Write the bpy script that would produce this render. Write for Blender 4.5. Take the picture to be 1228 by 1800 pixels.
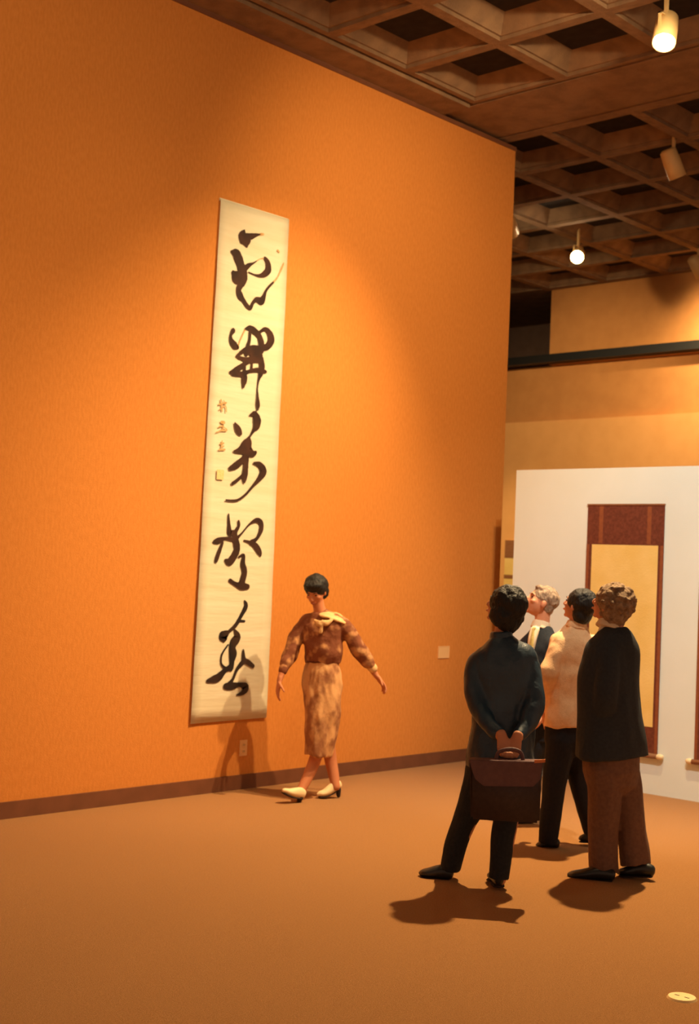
import bpy, bmesh, math, random
from math import sin, cos, pi, radians
from mathutils import Vector, Matrix, noise
for o in list(bpy.data.objects): bpy.data.objects.remove(o)
C = bpy.context.scene.collection
SC = bpy.context.scene
random.seed(7)

# ------------------------------------------------------------------ camera
cam = bpy.data.objects.new('camera', bpy.data.cameras.new('camera')); C.objects.link(cam)
yaw, pitch, roll = radians(43.007), radians(2.434), radians(2.395)
fw = Vector((-sin(yaw) * cos(pitch), cos(yaw) * cos(pitch), sin(pitch)))
rt = Vector((cos(yaw), sin(yaw), 0)); up = rt.cross(fw)
r2 = rt * cos(roll) + up * sin(roll); u2 = -rt * sin(roll) + up * cos(roll)
M = Matrix((r2, u2, -fw)).transposed().to_4x4(); M.translation = Vector((7.2283, 0, 1.66))
cam.matrix_world = M
cam.data.sensor_fit = 'VERTICAL'; cam.data.sensor_height = 36; cam.data.lens = 2320.7 * 36 / 1800
cam.data.clip_end = 100
cam.data.dof.use_dof = True; cam.data.dof.focus_distance = 5.5; cam.data.dof.aperture_fstop = 4.0
SC.camera = cam

# ------------------------------------------------------------------ world, exposure
w = bpy.data.worlds.new('world'); SC.world = w; w.use_nodes = True
w.node_tree.nodes['Background'].inputs[0].default_value = (1.0, 0.62, 0.40, 1)
w.node_tree.nodes['Background'].inputs[1].default_value = 0.24
SC.view_settings.view_transform = 'Standard'; SC.view_settings.look = 'None'
SC.view_settings.gamma = 1; SC.view_settings.use_curve_mapping = False
SC.view_settings.exposure = 1.0
WARM = (1.0, 0.70, 0.36)
CEIL = 5.647; SLAB = 5.99
# every lamp: place, aim, energy, cone (degrees), blend, housing colour
LAMPS = [
 dict(at=(2.67, 7.84, 5.40), aim=(3.7, 5.2, 0.6), e=1080, cone=120, blend=0.9, body='cream'),
 dict(at=(1.23, 10.52, 5.42), aim=(2.2, 13.5, 0.0), e=100, cone=60, blend=0.8, body='cream'),
 dict(at=(-1.34, 12.91, 5.42), aim=(3.6, 4.0, 1.0), e=70, cone=60, blend=0.8, body='cream'),
 dict(at=(-0.48, 14.18, 5.42), aim=(-0.1, 15.3, 4.0), e=180, cone=156, blend=1.0, body='cream'),
 dict(at=(-1.22, 11.40, 5.42), aim=(-2.7, 15.2, 3.2), e=210, cone=84, blend=1.0, body='cream'),
 dict(at=(3.55, 7.4, 5.50), aim=(0.0, 6.74, 2.15), e=540, cone=58, blend=1.0, body='cream'),
 dict(at=(2.75, 4.6, 5.35), aim=(0.0, 6.0, 1.6), e=45, cone=90, blend=1.0, body='cream'),
 dict(at=(4.3, 6.0, 5.35), aim=(2.5, 8.9, 1.7), e=430, cone=62, blend=0.9, body='cream', col=(1.0, 0.95, 0.80)),
 dict(at=(3.4, 2.9, 5.35), aim=(0.0, 5.0, 3.6), e=80, cone=105, blend=1.0, body='cream'),  # unseen washer, added to brighten the near wall in place of ambient
 dict(at=(3.9, 6.6, 5.35), aim=(0.0, 8.5, 3.8), e=300, cone=76, blend=1.0, body='cream'),  # unseen washer, added to brighten the far wall in place of ambient
 dict(at=(-3.0, 12.5, 5.35), aim=(-3.9, 15.2, 0.4), e=270, cone=50, blend=1.0, body='cream'),  # added out of sight behind the wall to brighten the low back wall
]

# ------------------------------------------------------------------ materials
def mat(name, col, rough=0.8, col2=None, scale=20.0, bump=0.0, bscale=None, stretch=(1, 1, 1), spec=0.3, metal=0.0, sheen=0.0, ramp=(0.35, 0.65), detail=4):
    m = bpy.data.materials.new(name); m.use_nodes = True
    nt = m.node_tree; b = nt.nodes['Principled BSDF']
    b.inputs['Base Color'].default_value = (*col, 1); b.inputs['Roughness'].default_value = rough
    b.inputs['Specular IOR Level'].default_value = spec; b.inputs['Metallic'].default_value = metal
    if sheen: b.inputs['Sheen Weight'].default_value = sheen
    tc = nt.nodes.new('ShaderNodeTexCoord'); mp = nt.nodes.new('ShaderNodeMapping')
    mp.inputs['Scale'].default_value = stretch; nt.links.new(tc.outputs['Object'], mp.inputs[0])
    if col2:
        n = nt.nodes.new('ShaderNodeTexNoise'); n.inputs['Scale'].default_value = scale; n.inputs['Detail'].default_value = detail
        r = nt.nodes.new('ShaderNodeValToRGB')
        r.color_ramp.elements[0].position = ramp[0]; r.color_ramp.elements[1].position = ramp[1]
        r.color_ramp.elements[0].color = (*col, 1); r.color_ramp.elements[1].color = (*col2, 1)
        nt.links.new(mp.outputs[0], n.inputs['Vector']); nt.links.new(n.outputs['Fac'], r.inputs[0]); nt.links.new(r.outputs[0], b.inputs['Base Color'])
    if bump:
        n = nt.nodes.new('ShaderNodeTexNoise'); n.inputs['Scale'].default_value = bscale or scale; n.inputs['Detail'].default_value = 3
        k = nt.nodes.new('ShaderNodeBump'); k.inputs['Strength'].default_value = bump; k.inputs['Distance'].default_value = 0.01
        nt.links.new(mp.outputs[0], n.inputs['Vector']); nt.links.new(n.outputs['Fac'], k.inputs['Height']); nt.links.new(k.outputs[0], b.inputs['Normal'])
    return m
def emit(name, col, s):
    m = bpy.data.materials.new(name); m.use_nodes = True; b = m.node_tree.nodes['Principled BSDF']
    b.inputs['Base Color'].default_value = (*col, 1); b.inputs['Emission Color'].default_value = (*col, 1); b.inputs['Emission Strength'].default_value = s
    return m
MT = dict(
 wall=mat('fabric wall covering', (0.59, 0.215, 0.045), 0.95, (0.65, 0.245, 0.055), 60, 0.25, 260, (1, 1, 0.35), spec=0.1),
 carpet=mat('carpet', (0.44, 0.20, 0.060), 1.0, (0.54, 0.25, 0.080), 130, 0.9, 420, spec=0.05, sheen=0.1, detail=6),
 base=mat('brown baseboard', (0.15, 0.055, 0.025), 0.6, (0.18, 0.065, 0.03), 8),
 concrete=mat('coffered concrete', (0.21, 0.128, 0.074), 0.9, (0.28, 0.168, 0.092), 7, 0.5, 60, spec=0.15),
 recess=mat('coffer shade panel', (0.032, 0.026, 0.025), 0.95, (0.042, 0.034, 0.030), 9, spec=0.05),  # shade inside the coffers, put into the colour of an added panel
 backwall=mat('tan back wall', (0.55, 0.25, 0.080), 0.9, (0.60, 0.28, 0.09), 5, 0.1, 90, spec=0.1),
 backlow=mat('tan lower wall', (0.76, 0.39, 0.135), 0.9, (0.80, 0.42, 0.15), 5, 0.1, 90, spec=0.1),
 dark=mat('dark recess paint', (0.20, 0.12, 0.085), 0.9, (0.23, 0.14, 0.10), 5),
 black=mat('black metal', (0.012, 0.012, 0.012), 0.5, spec=0.4),
 white=mat('white partition paint', (0.73, 0.78, 0.72), 0.85, (0.75, 0.80, 0.75), 3, 0.08, 120, spec=0.15),
 paper=mat('xuan paper', (0.74, 0.67, 0.50), 0.9, (0.69, 0.60, 0.42), 2.2, 0.35, 6, (1, 0.6, 5), spec=0.1),
 ink=mat('brush ink', (0.030, 0.014, 0.010), 0.6, (0.060, 0.024, 0.014), 9, spec=0.2),
 inkdark=mat('wet black ink', (0.014, 0.011, 0.012), 0.5, (0.045, 0.022, 0.014), 5, spec=0.25),
 faint=mat('dry brush ink', (0.46, 0.25, 0.09), 0.8, (0.60, 0.40, 0.20), 60, spec=0.1),
 seal=mat('seal paste', (0.78, 0.50, 0.20), 0.8, (0.84, 0.62, 0.33), 90, spec=0.1),
 brocade=mat('brown brocade mount', (0.13, 0.035, 0.018), 0.8, (0.18, 0.050, 0.025), 45, 0.2, 200, spec=0.2),
 strip=mat('reddish mount strip', (0.24, 0.070, 0.028), 0.8, (0.28, 0.085, 0.03), 45, spec=0.2),
 silk=mat('golden silk', (0.80, 0.55, 0.16), 0.75, (0.86, 0.62, 0.22), 4, 0.2, 120, spec=0.2),
 wood=mat('roller wood', (0.25, 0.10, 0.04), 0.45, (0.32, 0.14, 0.06), 14, stretch=(1, 8, 8)),
 cream=mat('cream lamp enamel', (0.72, 0.50, 0.22), 0.45, spec=0.4),
 plate=mat('ivory plastic', (0.78, 0.46, 0.20), 0.5),
 brass=mat('brushed brass', (0.80, 0.55, 0.25), 0.45, (0.86, 0.62, 0.30), 50, metal=0.3),
 bulb=emit('lamp glow', (1.0, 0.80, 0.48), 60.0),
 skin=mat('skin', (0.50, 0.21, 0.11), 0.6, (0.56, 0.25, 0.13), 9, spec=0.3),
 skin2=mat('ruddy skin', (0.58, 0.24, 0.13), 0.6, (0.66, 0.29, 0.16), 9, spec=0.3),
 hairblack=mat('black hair', (0.006, 0.005, 0.005), 0.6, (0.011, 0.009, 0.008), 60, 0.8, 90, (1, 1, 0.3), spec=0.4),
 hairgray=mat('grey hair', (0.40, 0.28, 0.19), 0.7, (0.20, 0.13, 0.085), 40, 0.8, 90, (1, 1, 0.4)),
 haircurly=mat('greying curly hair', (0.16, 0.095, 0.055), 0.8, (0.36, 0.24, 0.14), 34, 0.9, 70),
 eye=mat('eye', (0.02, 0.012, 0.01), 0.2, spec=0.5),
 lips=mat('lips', (0.38, 0.10, 0.07), 0.5),
 teal=mat('dark teal satin', (0.008, 0.026, 0.050), 0.45, (0.012, 0.036, 0.064), 12, 0.3, 40, spec=0.55),
 darkcloth=mat('charcoal wool', (0.012, 0.015, 0.020), 0.9, (0.017, 0.020, 0.026), 60, 0.3, 200),
 blackcloth=mat('black wool jacket', (0.027, 0.031, 0.038), 0.9, (0.034, 0.038, 0.044), 60, 0.3, 200),
 navy=mat('navy trousers cloth', (0.010, 0.009, 0.012), 0.85, (0.014, 0.012, 0.015), 60, 0.2, 200),
 creamcloth=mat('cream linen', (0.82, 0.50, 0.27), 0.9, (0.88, 0.56, 0.31), 60, 0.3, 160),
 browncloth=mat('brown wool', (0.15, 0.080, 0.055), 0.9, (0.19, 0.10, 0.065), 50, 0.3, 180),
 shirt=mat('pale shirt', (0.78, 0.62, 0.42), 0.85),
 tie=mat('gold tie', (0.55, 0.42, 0.14), 0.6, (0.40, 0.28, 0.08), 50, stretch=(1, 1, 3)),
 leather=mat('maroon leather', (0.10, 0.045, 0.046), 0.55, (0.12, 0.055, 0.052), 40, 0.3, 150, spec=0.35),
 leather2=mat('dark brown leather', (0.034, 0.022, 0.022), 0.6, (0.044, 0.028, 0.027), 40, 0.3, 150, spec=0.3),
 clasp=mat('copper clasp', (0.55, 0.18, 0.06), 0.4, metal=0.4),
 shoeblack=mat('black shoe leather', (0.010, 0.010, 0.010), 0.4, spec=0.5),
 shoewhite=mat('cream shoe leather', (0.85, 0.66, 0.38), 0.5),
 sole=mat('dark sole', (0.03, 0.016, 0.012), 0.8),
 blouse=mat('brown patterned blouse', (0.21, 0.065, 0.028), 0.85, (0.52, 0.25, 0.10), 13, 0.3, 60, ramp=(0.50, 0.68), detail=2),
 bow=mat('cream bow silk', (0.80, 0.52, 0.24), 0.8, (0.62, 0.36, 0.15), 14),
 skirt=mat('tan patterned skirt', (0.30, 0.12, 0.05), 0.85, (0.60, 0.31, 0.13), 10, 0.3, 50, (1, 1, 0.7), ramp=(0.40, 0.55), detail=3),
 belt=mat('dark belt', (0.10, 0.025, 0.018), 0.5),
 stocking=mat('skin in stockings', (0.52, 0.19, 0.085), 0.6),
)

# ------------------------------------------------------------------ helpers
def link(name, bm, m, parent=None, smooth=False, kind=None):
    me = bpy.data.meshes.new(name); bmesh.ops.recalc_face_normals(bm, faces=bm.faces); bm.to_mesh(me); bm.free()
    for p in me.polygons: p.use_smooth = smooth
    me.materials.append(m); o = bpy.data.objects.new(name, me); C.objects.link(o)
    if parent: o.parent = parent
    if kind: o['kind'] = kind
    return o
def thing(name, label, cat, loc=(0, 0, 0), rotz=0, group=None):
    o = bpy.data.objects.new(name, None); C.objects.link(o); o.location = loc; o.rotation_euler = (0, 0, rotz)
    o.empty_display_size = 0.1
    return tag(o, label, cat, group)
def tag(o, label, cat, group=None):
    o['label'] = label; o['category'] = cat
    if group: o['group'] = group
    return o
def box(bm, a, b):
    vs = [bm.verts.new((x, y, z)) for x in (a[0], b[0]) for y in (a[1], b[1]) for z in (a[2], b[2])]
    for f in ((0, 1, 3, 2), (4, 6, 7, 5), (0, 4, 5, 1), (2, 3, 7, 6), (0, 2, 6, 4), (1, 5, 7, 3)): bm.faces.new([vs[i] for i in f])
def boxes(*ab):
    bm = bmesh.new()
    for a, b in ab: box(bm, a, b)
    return bm
def catmull(ps, n):
    out = []
    for i in range(len(ps) - 1):
        p0, p1, p2, p3 = ps[max(i - 1, 0)], ps[i], ps[i + 1], ps[min(i + 2, len(ps) - 1)]
        for k in range(n):
            t = k / n
            out.append([0.5 * (2 * b + (c - a) * t + (2 * a - 5 * b + 4 * c - d) * t * t + (3 * b - a - 3 * c + d) * t ** 3) for a, b, c, d in zip(p0, p1, p2, p3)])
    out.append(list(ps[-1])); return out
def loft(bm, st, ref=(1, 0, 0), n=4, seg=16, caps=(1, 1)):
    """closed tube through stations (point, ra, rb); ra lies along ref, rb across it"""
    S = catmull([[*p, a, b] for p, a, b in st], n) if len(st) > 1 else st
    R = []; L = len(S)
    rings = []
    for i, s in enumerate(S):
        p = Vector(s[:3]); t = (Vector(S[min(i + 1, L - 1)][:3]) - Vector(S[max(i - 1, 0)][:3])).normalized()
        a = Vector(ref) - t * t.dot(Vector(ref))
        if a.length < 0.05: a = Vector((0, 1, 0.3)) - t * t.dot(Vector((0, 1, 0.3)))
        a.normalize(); b = t.cross(a); rings.append((p, t, a, b, max(s[3], 0.002), max(s[4], 0.002)))
    ext = []
    if caps[0]:
        p, t, a, b, ra, rb = rings[0]; h = min(ra, rb); ext += [(p - t * h * 0.85, t, a, b, ra * 0.5, rb * 0.5), (p - t * h * 0.5, t, a, b, ra * 0.86, rb * 0.86)]
    ext += rings
    if caps[1]:
        p, t, a, b, ra, rb = rings[-1]; h = min(ra, rb); ext += [(p + t * h * 0.5, t, a, b, ra * 0.86, rb * 0.86), (p + t * h * 0.85, t, a, b, ra * 0.5, rb * 0.5)]
    vv = []
    for p, t, a, b, ra, rb in ext:
        vv.append([bm.verts.new(p + a * ra * cos(2 * pi * k / seg) + b * rb * sin(2 * pi * k / seg)) for k in range(seg)])
    for i in range(len(vv) - 1):
        for k in range(seg): bm.faces.new((vv[i][k], vv[i][(k + 1) % seg], vv[i + 1][(k + 1) % seg], vv[i + 1][k]))
    bm.faces.new(vv[0][::-1]); bm.faces.new(vv[-1])
def ball(bm, c, rad, axes=None, sub=2):
    r = bmesh.ops.create_icosphere(bm, subdivisions=sub, radius=1)
    A = Matrix(axes).transposed() if axes else Matrix.Identity(3)
    for v in r['verts']: v.co = Vector(c) + A @ Vector((v.co.x * rad[0], v.co.y * rad[1], v.co.z * rad[2]))
def fuse(name, bm, m, parent, voxel=0.007, smooth=3, wr=0.0, wf=9.0, st=(1, 1, 1), label=None):
    """joins overlapping closed shells into one continuous skin, then lays folds into it"""
    o = link(name, bm, m, parent, True)
    r = o.modifiers.new('r', 'REMESH'); r.mode = 'VOXEL'; r.voxel_size = voxel
    s = o.modifiers.new('s', 'SMOOTH'); s.factor = 0.5; s.iterations = smooth
    dg = bpy.context.evaluated_depsgraph_get(); dg.update()
    me = bpy.data.meshes.new_from_object(o.evaluated_get(dg)); o.modifiers.clear(); o.data = me; me.name = name
    if not me.materials: me.materials.append(m)
    if wr:
        ns = [v.normal.copy() for v in me.vertices]
        for v, nn in zip(me.vertices, ns):
            q = Vector((v.co.x * st[0], v.co.y * st[1], v.co.z * st[2])) * wf
            v.co += nn * wr * (noise.noise(q) + 0.5 * noise.noise(q * 2.1))
    for p in me.polygons: p.use_smooth = True
    if label: o['label'] = label
    return o
def head(bm, c, f, k=1.0, female=False):
    c = Vector(c); f = Vector(f).normalized(); s = f.cross(Vector((0, 0, 1))).normalized(); t = s.cross(f)
    ax = (s, f, t); at = lambda a, b, d: c + (s * a + f * b + t * d) * k
    R = lambda *r: [q * k for q in r]
    ball(bm, at(0, -0.012, 0.025), R(.072, .090, .082), ax, 3)
    ball(bm, at(0, 0.022, -0.02), R(.062, .066, .085), ax, 3)
    ball(bm, at(0, 0.035, -0.070), R(.045, .042, .034), ax)          # jaw
    ball(bm, at(0, 0.066, -0.092), R(.018, .015, .014), ax)          # chin
    ball(bm, at(0, 0.076, 0.022), R(.045, .013, .012), ax)           # brow
    loft(bm, [(at(0, .080, .012), .007 * k, .006 * k), (at(0, .096, -.012), .009 * k, .009 * k), (at(0, .104, -.030), .013 * k, .010 * k), (at(0, .090, -.036), .012 * k, .006 * k)], ref=s, n=2, seg=8)
    for q in (-1, 1):
        ball(bm, at(q * .040, .060, -.020), R(.020, .020, .016), ax)  # cheek
        ball(bm, at(q * .072, -.005, -.012), R(.009, .018, .030), ax)  # ear
        ball(bm, at(q * .012, .088, -.060), R(.014, .009, .006), ax)  # lip ridge
    return c, s, f, t, k
def face(fr, parent):
    c, s, f, t, k = fr; at = lambda a, b, d: c + (s * a + f * b + t * d) * k
    for q in (-1, 1):
        bm = bmesh.new(); ball(bm, at(q * .030, .0765, .004), [.012 * k, .006 * k, .0055 * k], (s, f, t)); link('eye', bm, MT['eye'], parent, True)
        bm = bmesh.new(); loft(bm, [(at(q * .014, .0865, .022), .003, .002), (at(q * .030, .0855, .027), .0035, .002), (at(q * .044, .077, .023), .002, .002)], n=2, seg=6); link('eyebrow', bm, MT['hairblack'], parent, True)
    bm = bmesh.new(); loft(bm, [(at(-.017, .0915, -.0595), .0015, .0015), (at(0, .0965, -.059), .004, .003), (at(.017, .0915, -.0595), .0015, .0015)], ref=t, n=3, seg=8); link('mouth', bm, MT['lips'], parent, True)
def hand(bm, wr, d, pn, curl=0.5, thumb=1, k=1.0):
    """palm, four unequal jointed fingers and a thumb; pn is where the palm faces"""
    wr = Vector(wr); d = Vector(d).normalized(); pn = Vector(pn); pn = (pn - d * pn.dot(d)).normalized(); a = d.cross(pn)
    loft(bm, [(wr - d * .02, .026 * k, .020 * k), (wr + d * .02 * k, .034 * k, .017 * k), (wr + d * .055 * k, .041 * k, .016 * k), (wr + d * .085 * k, .039 * k, .012 * k)], ref=a, n=3, seg=12)
    for i, (off, ln) in enumerate(((.030, .068), (.010, .078), (-.011, .073), (-.031, .056))):
        p = wr + (d * (.086 - .004 * i) + a * off * thumb) * k; ang = curl * 0.5; st = [(p - d * .012, .0095 * k, .0095 * k)]
        for j, fr in enumerate((.45, .32, .23)):
            q = d * cos(ang) + pn * sin(ang); st.append((p, .0092 * k, .0092 * k)); p = p + q * ln * fr * k; ang += curl * 0.8
        st.append((p, .0075 * k, .0075 * k)); loft(bm, st, ref=a, n=2, seg=8)
    b = wr + (d * .028 + a * .030 * thumb) * k; q = (d * .6 + a * thumb * .75 + pn * .35).normalized()
    loft(bm, [(b - q * .015, .014 * k, .013 * k), (b + q * .022 * k, .0125 * k, .0115 * k), (b + (q * .045 + d * .008 + pn * .006) * k, .0105 * k, .010 * k), (b + (q * .058 + d * .018 + pn * .012) * k, .008 * k, .008 * k)], ref=pn, n=2, seg=8)
def shoe(name, parent, heel, toe, m, lift=0.0, heelh=0.0, ww=1.0, sole=True):
    h = Vector(heel); t = Vector(toe); d = (t - h); L = d.length; d.normalize(); a = Vector((-d.y, d.x, 0)).normalized(); n_ = a.cross(d) if a.cross(d).z > 0 else d.cross(a)
    bm = bmesh.new(); q = lambda f, z: h + d * L * f + n_ * (z + heelh * max(0, 1 - f * 1.8))
    loft(bm, [(q(.04, .040), .026 * ww, .034), (q(.2, .045), .032 * ww, .040), (q(.42, .042), .036 * ww, .036), (q(.68, .032), .044 * ww, .026), (q(.88, .026), .038 * ww, .020), (q(.97, .022), .022 * ww, .014)], ref=a, n=3, seg=14)
    o = fuse(name, bm, m, parent, 0.006, 2)
    if sole:
        bm = bmesh.new()
        loft(bm, [(q(0.02, .006), .028 * ww, .006), (q(.25, .006), .033 * ww, .006), (q(.45, .006), .032 * ww, .006), (q(.7, .006), .046 * ww, .006), (q(.93, .006), .034 * ww, .006)], ref=a, n=3, seg=12)
        if heelh: loft(bm, [(h + d * L * .08 + n_ * (.006 + heelh), .022, .022), (h + d * L * .06 + n_ * .006, .014, .014)], ref=a, n=2, seg=10)
        link('sole', bm, MT['sole'], o, True)
    return o

# ------------------------------------------------------------------ setting
def struct(name, bm, m, parent=None): return link(name, bm, m, parent, kind='structure')
struct('floor', boxes(((-8, -5, -0.2), (13, 17.5, 0))), MT['carpet'])
struct('wall_left', boxes(((-0.35, -5, 0), (0, 9.80, 5.62))), MT['wall'])
struct('baseboard_left', boxes(((0, -5, 0), (0.018, 9.80, 0.105))), MT['base'])
struct('gap_shade_strip', boxes(((0, -5, 5.585), (0.012, 9.80, 5.62))), MT['base'])     # dark strip drawn in for the shadow line under the ceiling

ceil = struct('ceiling', boxes(((-8, -5, SLAB), (13, 17.5, SLAB + 0.2))), MT['concrete'])
struct('ceiling_band', boxes(((-0.35, -5, 5.62), (0.30, 8.72, SLAB)), ((0.30, -5, 5.665), (0.335, 8.72, SLAB))), MT['concrete'], ceil).pop('kind')
struct('cross_beam', boxes(((-8, 8.755, CEIL), (13, 9.54, SLAB)), ((-8, 8.72, 5.675), (13, 8.755, SLAB)), ((-8, 9.54, 5.675), (13, 9.575, SLAB)), ((-8, 9.575, CEIL), (13, 9.66, SLAB))), MT['concrete'], ceil).pop('kind')
struct('ceiling_soffit', boxes(((-8, 9.66, CEIL), (-4.20, 15.12, SLAB)), ((-8, 15.12, CEIL), (13, 17.5, SLAB))), MT['concrete'], ceil).pop('kind')
def coffer_bm():
    bm = bmesh.new(); prof = [(.5, 0), (.445, 0), (.445, .03), (.425, .03), (.315, .165)]
    rings = []
    for r, z in prof: rings.append([bm.verts.new((sx * r, sy * r, z)) for sx, sy in ((-1, -1), (1, -1), (1, 1), (-1, 1))])
    for i in range(len(rings) - 1):
        for k in range(4): bm.faces.new((rings[i][k], rings[i][(k + 1) % 4], rings[i + 1][(k + 1) % 4], rings[i + 1][k]))
    bm.faces.new(rings[-1])
    t = [bm.verts.new((v.co.x, v.co.y, .343)) for v in rings[0]]
    for k in range(4): bm.faces.new((rings[0][k], rings[0][(k + 1) % 4], t[(k + 1) % 4], t[k]))
    bm.faces.new(t); return bm
cof0 = link('coffer', coffer_bm(), MT['concrete'], ceil)
spots = []
for i in range(9):
    for j in range(9): spots.append((0.335 + .925 * (i + .5), 8.72 - .893 * (j + .5), .925, .893))
for i in range(-5, 10):
    for j in range(6): spots.append((0.40 + .920 * (i + .5), 9.66 + .910 * (j + .5), .920, .910))
for k, (x, y, sx, sy) in enumerate(spots):
    o = cof0 if k == 0 else cof0.copy()
    if k: C.objects.link(o)
    o.location = (x, y, CEIL); o.scale = (sx, sy, 1)
    if k == 0: pan0 = link('shade_panel', boxes(((-.317, -.317, .155), (.317, .317, .163))), MT['recess'], cof0); pan0['label'] = 'added panel coloured dark as the shade at the top of the recess'
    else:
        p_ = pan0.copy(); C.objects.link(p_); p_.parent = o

# back of the gallery
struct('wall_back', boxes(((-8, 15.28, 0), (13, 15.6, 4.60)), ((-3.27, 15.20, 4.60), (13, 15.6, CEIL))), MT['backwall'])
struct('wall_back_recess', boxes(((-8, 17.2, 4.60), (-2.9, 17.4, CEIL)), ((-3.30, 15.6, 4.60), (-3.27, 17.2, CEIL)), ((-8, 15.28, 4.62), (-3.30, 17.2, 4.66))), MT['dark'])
struct('trim_2', boxes(((-8, 15.08, 4.62), (13, 15.22, 4.73)), ), MT['black'])
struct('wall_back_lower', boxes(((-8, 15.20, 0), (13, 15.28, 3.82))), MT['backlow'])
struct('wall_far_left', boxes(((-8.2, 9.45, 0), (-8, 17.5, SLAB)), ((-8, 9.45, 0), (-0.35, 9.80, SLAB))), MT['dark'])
pw = thing('partition_wall', 'white free-standing partition behind the group of four, carrying the framed silk scrolls', 'partition', (0.55, 9.24, 0))
link('panel', boxes(((0, 0, 0), (4.6, 0.28, 2.56))), MT['white'], pw)

# ------------------------------------------------------------------ fittings on the left wall and floor
t = thing('power_outlet', 'small ivory power outlet low on the orange wall below the long scroll', 'outlet', (0, 6.703, 0.30))
link('cover_plate', boxes(((0, -.036, -.058), (.006, .036, .058))), MT['plate'], t)
for z in (-.024, .024):
    s = link('socket', boxes(((.006, -.016, z - .013), (.009, .016, z + .013))), MT['plate'], t)
    link('slot', boxes(((.009, -.008, z - .006), (.0095, -.005, z + .006)), ((.009, .005, z - .006), (.0095, .008, z + .006))), MT['black'], s)
t = thing('wall_label', 'square ivory label card on the orange wall left of the figure in dark teal', 'label', (0, 9.02, 0.965))
link('card', boxes(((0, -.075, -.052), (.006, .075, .052))), MT['plate'], t)
link('border', boxes(((.006, -.075, .046), (.008, .075, .052)), ((.006, -.075, -.052), (.008, .075, -.046)), ((.006, -.075, -.046), (.008, -.069, .046)), ((.006, .069, -.046), (.008, .075, .046))), MT['plate'], t)
t = thing('floor_outlet_cover', 'small round brass cover set in the carpet at the lower right', 'floor plate', (4.609, 4.871, 0))
bm = bmesh.new(); bmesh.ops.create_cone(bm, cap_ends=True, segments=32, radius1=.060, radius2=.054, depth=.008)
for v in bm.verts: v.co.z += .004
link('disc', bm, MT['brass'], t)
for x in (-.022, .022): link('screw_slot', boxes(((x - .010, -.003, .008), (x + .010, .003, .0085))), MT['sole'], t)

# ------------------------------------------------------------------ the long calligraphy scroll
scr = thing('calligraphy_scroll', 'very tall unframed paper scroll with five large cursive brushed characters on the orange wall', 'scroll', (0, 0, 0))
bm = bmesh.new(); N = 40; rows = []
for i in range(N + 1):
    q = i / N; z = 0.508 + (4.297 - 0.508) * q; y0 = 6.171 + .054 * q; y1 = 6.912 + .006 * q
    x = .012 + .0012 * sin(q * 40) + .003 * sin(q * 9)
    rows.append([bm.verts.new((x + (.003 if k in (0, 8) else 0), y0 + (y1 - y0) * k / 8, z + (0.006 * (k / 8) if i == 0 else 0))) for k in range(9)])
for i in range(N):
    for k in range(8): bm.faces.new((rows[i][k], rows[i][k + 1], rows[i + 1][k + 1], rows[i + 1][k]))
bmesh.ops.recalc_face_normals(bm, faces=bm.faces)
e = bmesh.ops.solidify(bm, geom=bm.faces[:], thickness=0.002)
link('paper_sheet', bm, MT['paper'], scr, True)
link('hanging_rod', boxes(((0.001, 6.225, 4.285), (.010, 6.918, 4.305))), MT['paper'], scr)
def brush(name, strokes, m, x0=.0215):
    bm = bmesh.new()
    for si, st in enumerate(strokes):
        S = catmull([list(p) for p in st], 5); L = len(S); ls = []; 
        for i, (y, z, h) in enumerate(S):
            a = S[max(i - 1, 0)]; b = S[min(i + 1, L - 1)]; d = Vector((b[0] - a[0], b[1] - a[1]))
            d = d.normalized() if d.length > 1e-6 else Vector((1, 0)); n_ = Vector((-d.y, d.x)); h = max(h * 1.12, .0012)
            h *= 1 + .10 * noise.noise(Vector((y * 60, z * 60, si)))
            ls.append((y, z, d, n_, h))
        def V(y, z): return bm.verts.new((x0 + .0001 * si, y, z))
        rows = []
        y, z, d, n_, h = ls[0]; rows.append([V(y - d.x * h * .8 + n_.x * h * .5 * s, z - d.y * h * .8 + n_.y * h * .5 * s) for s in (-1, 1)])
        for y, z, d, n_, h in ls: rows.append([V(y + n_.x * h * s, z + n_.y * h * s) for s in (-1, 1)])
        y, z, d, n_, h = ls[-1]; rows.append([V(y + d.x * h * .8 + n_.x * h * .5 * s, z + d.y * h * .8 + n_.y * h * .5 * s) for s in (-1, 1)])
        for i in range(len(rows) - 1): bm.faces.new((rows[i][0], rows[i][1], rows[i + 1][1], rows[i + 1][0]))
    return link(name, bm, m, scr)
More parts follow.
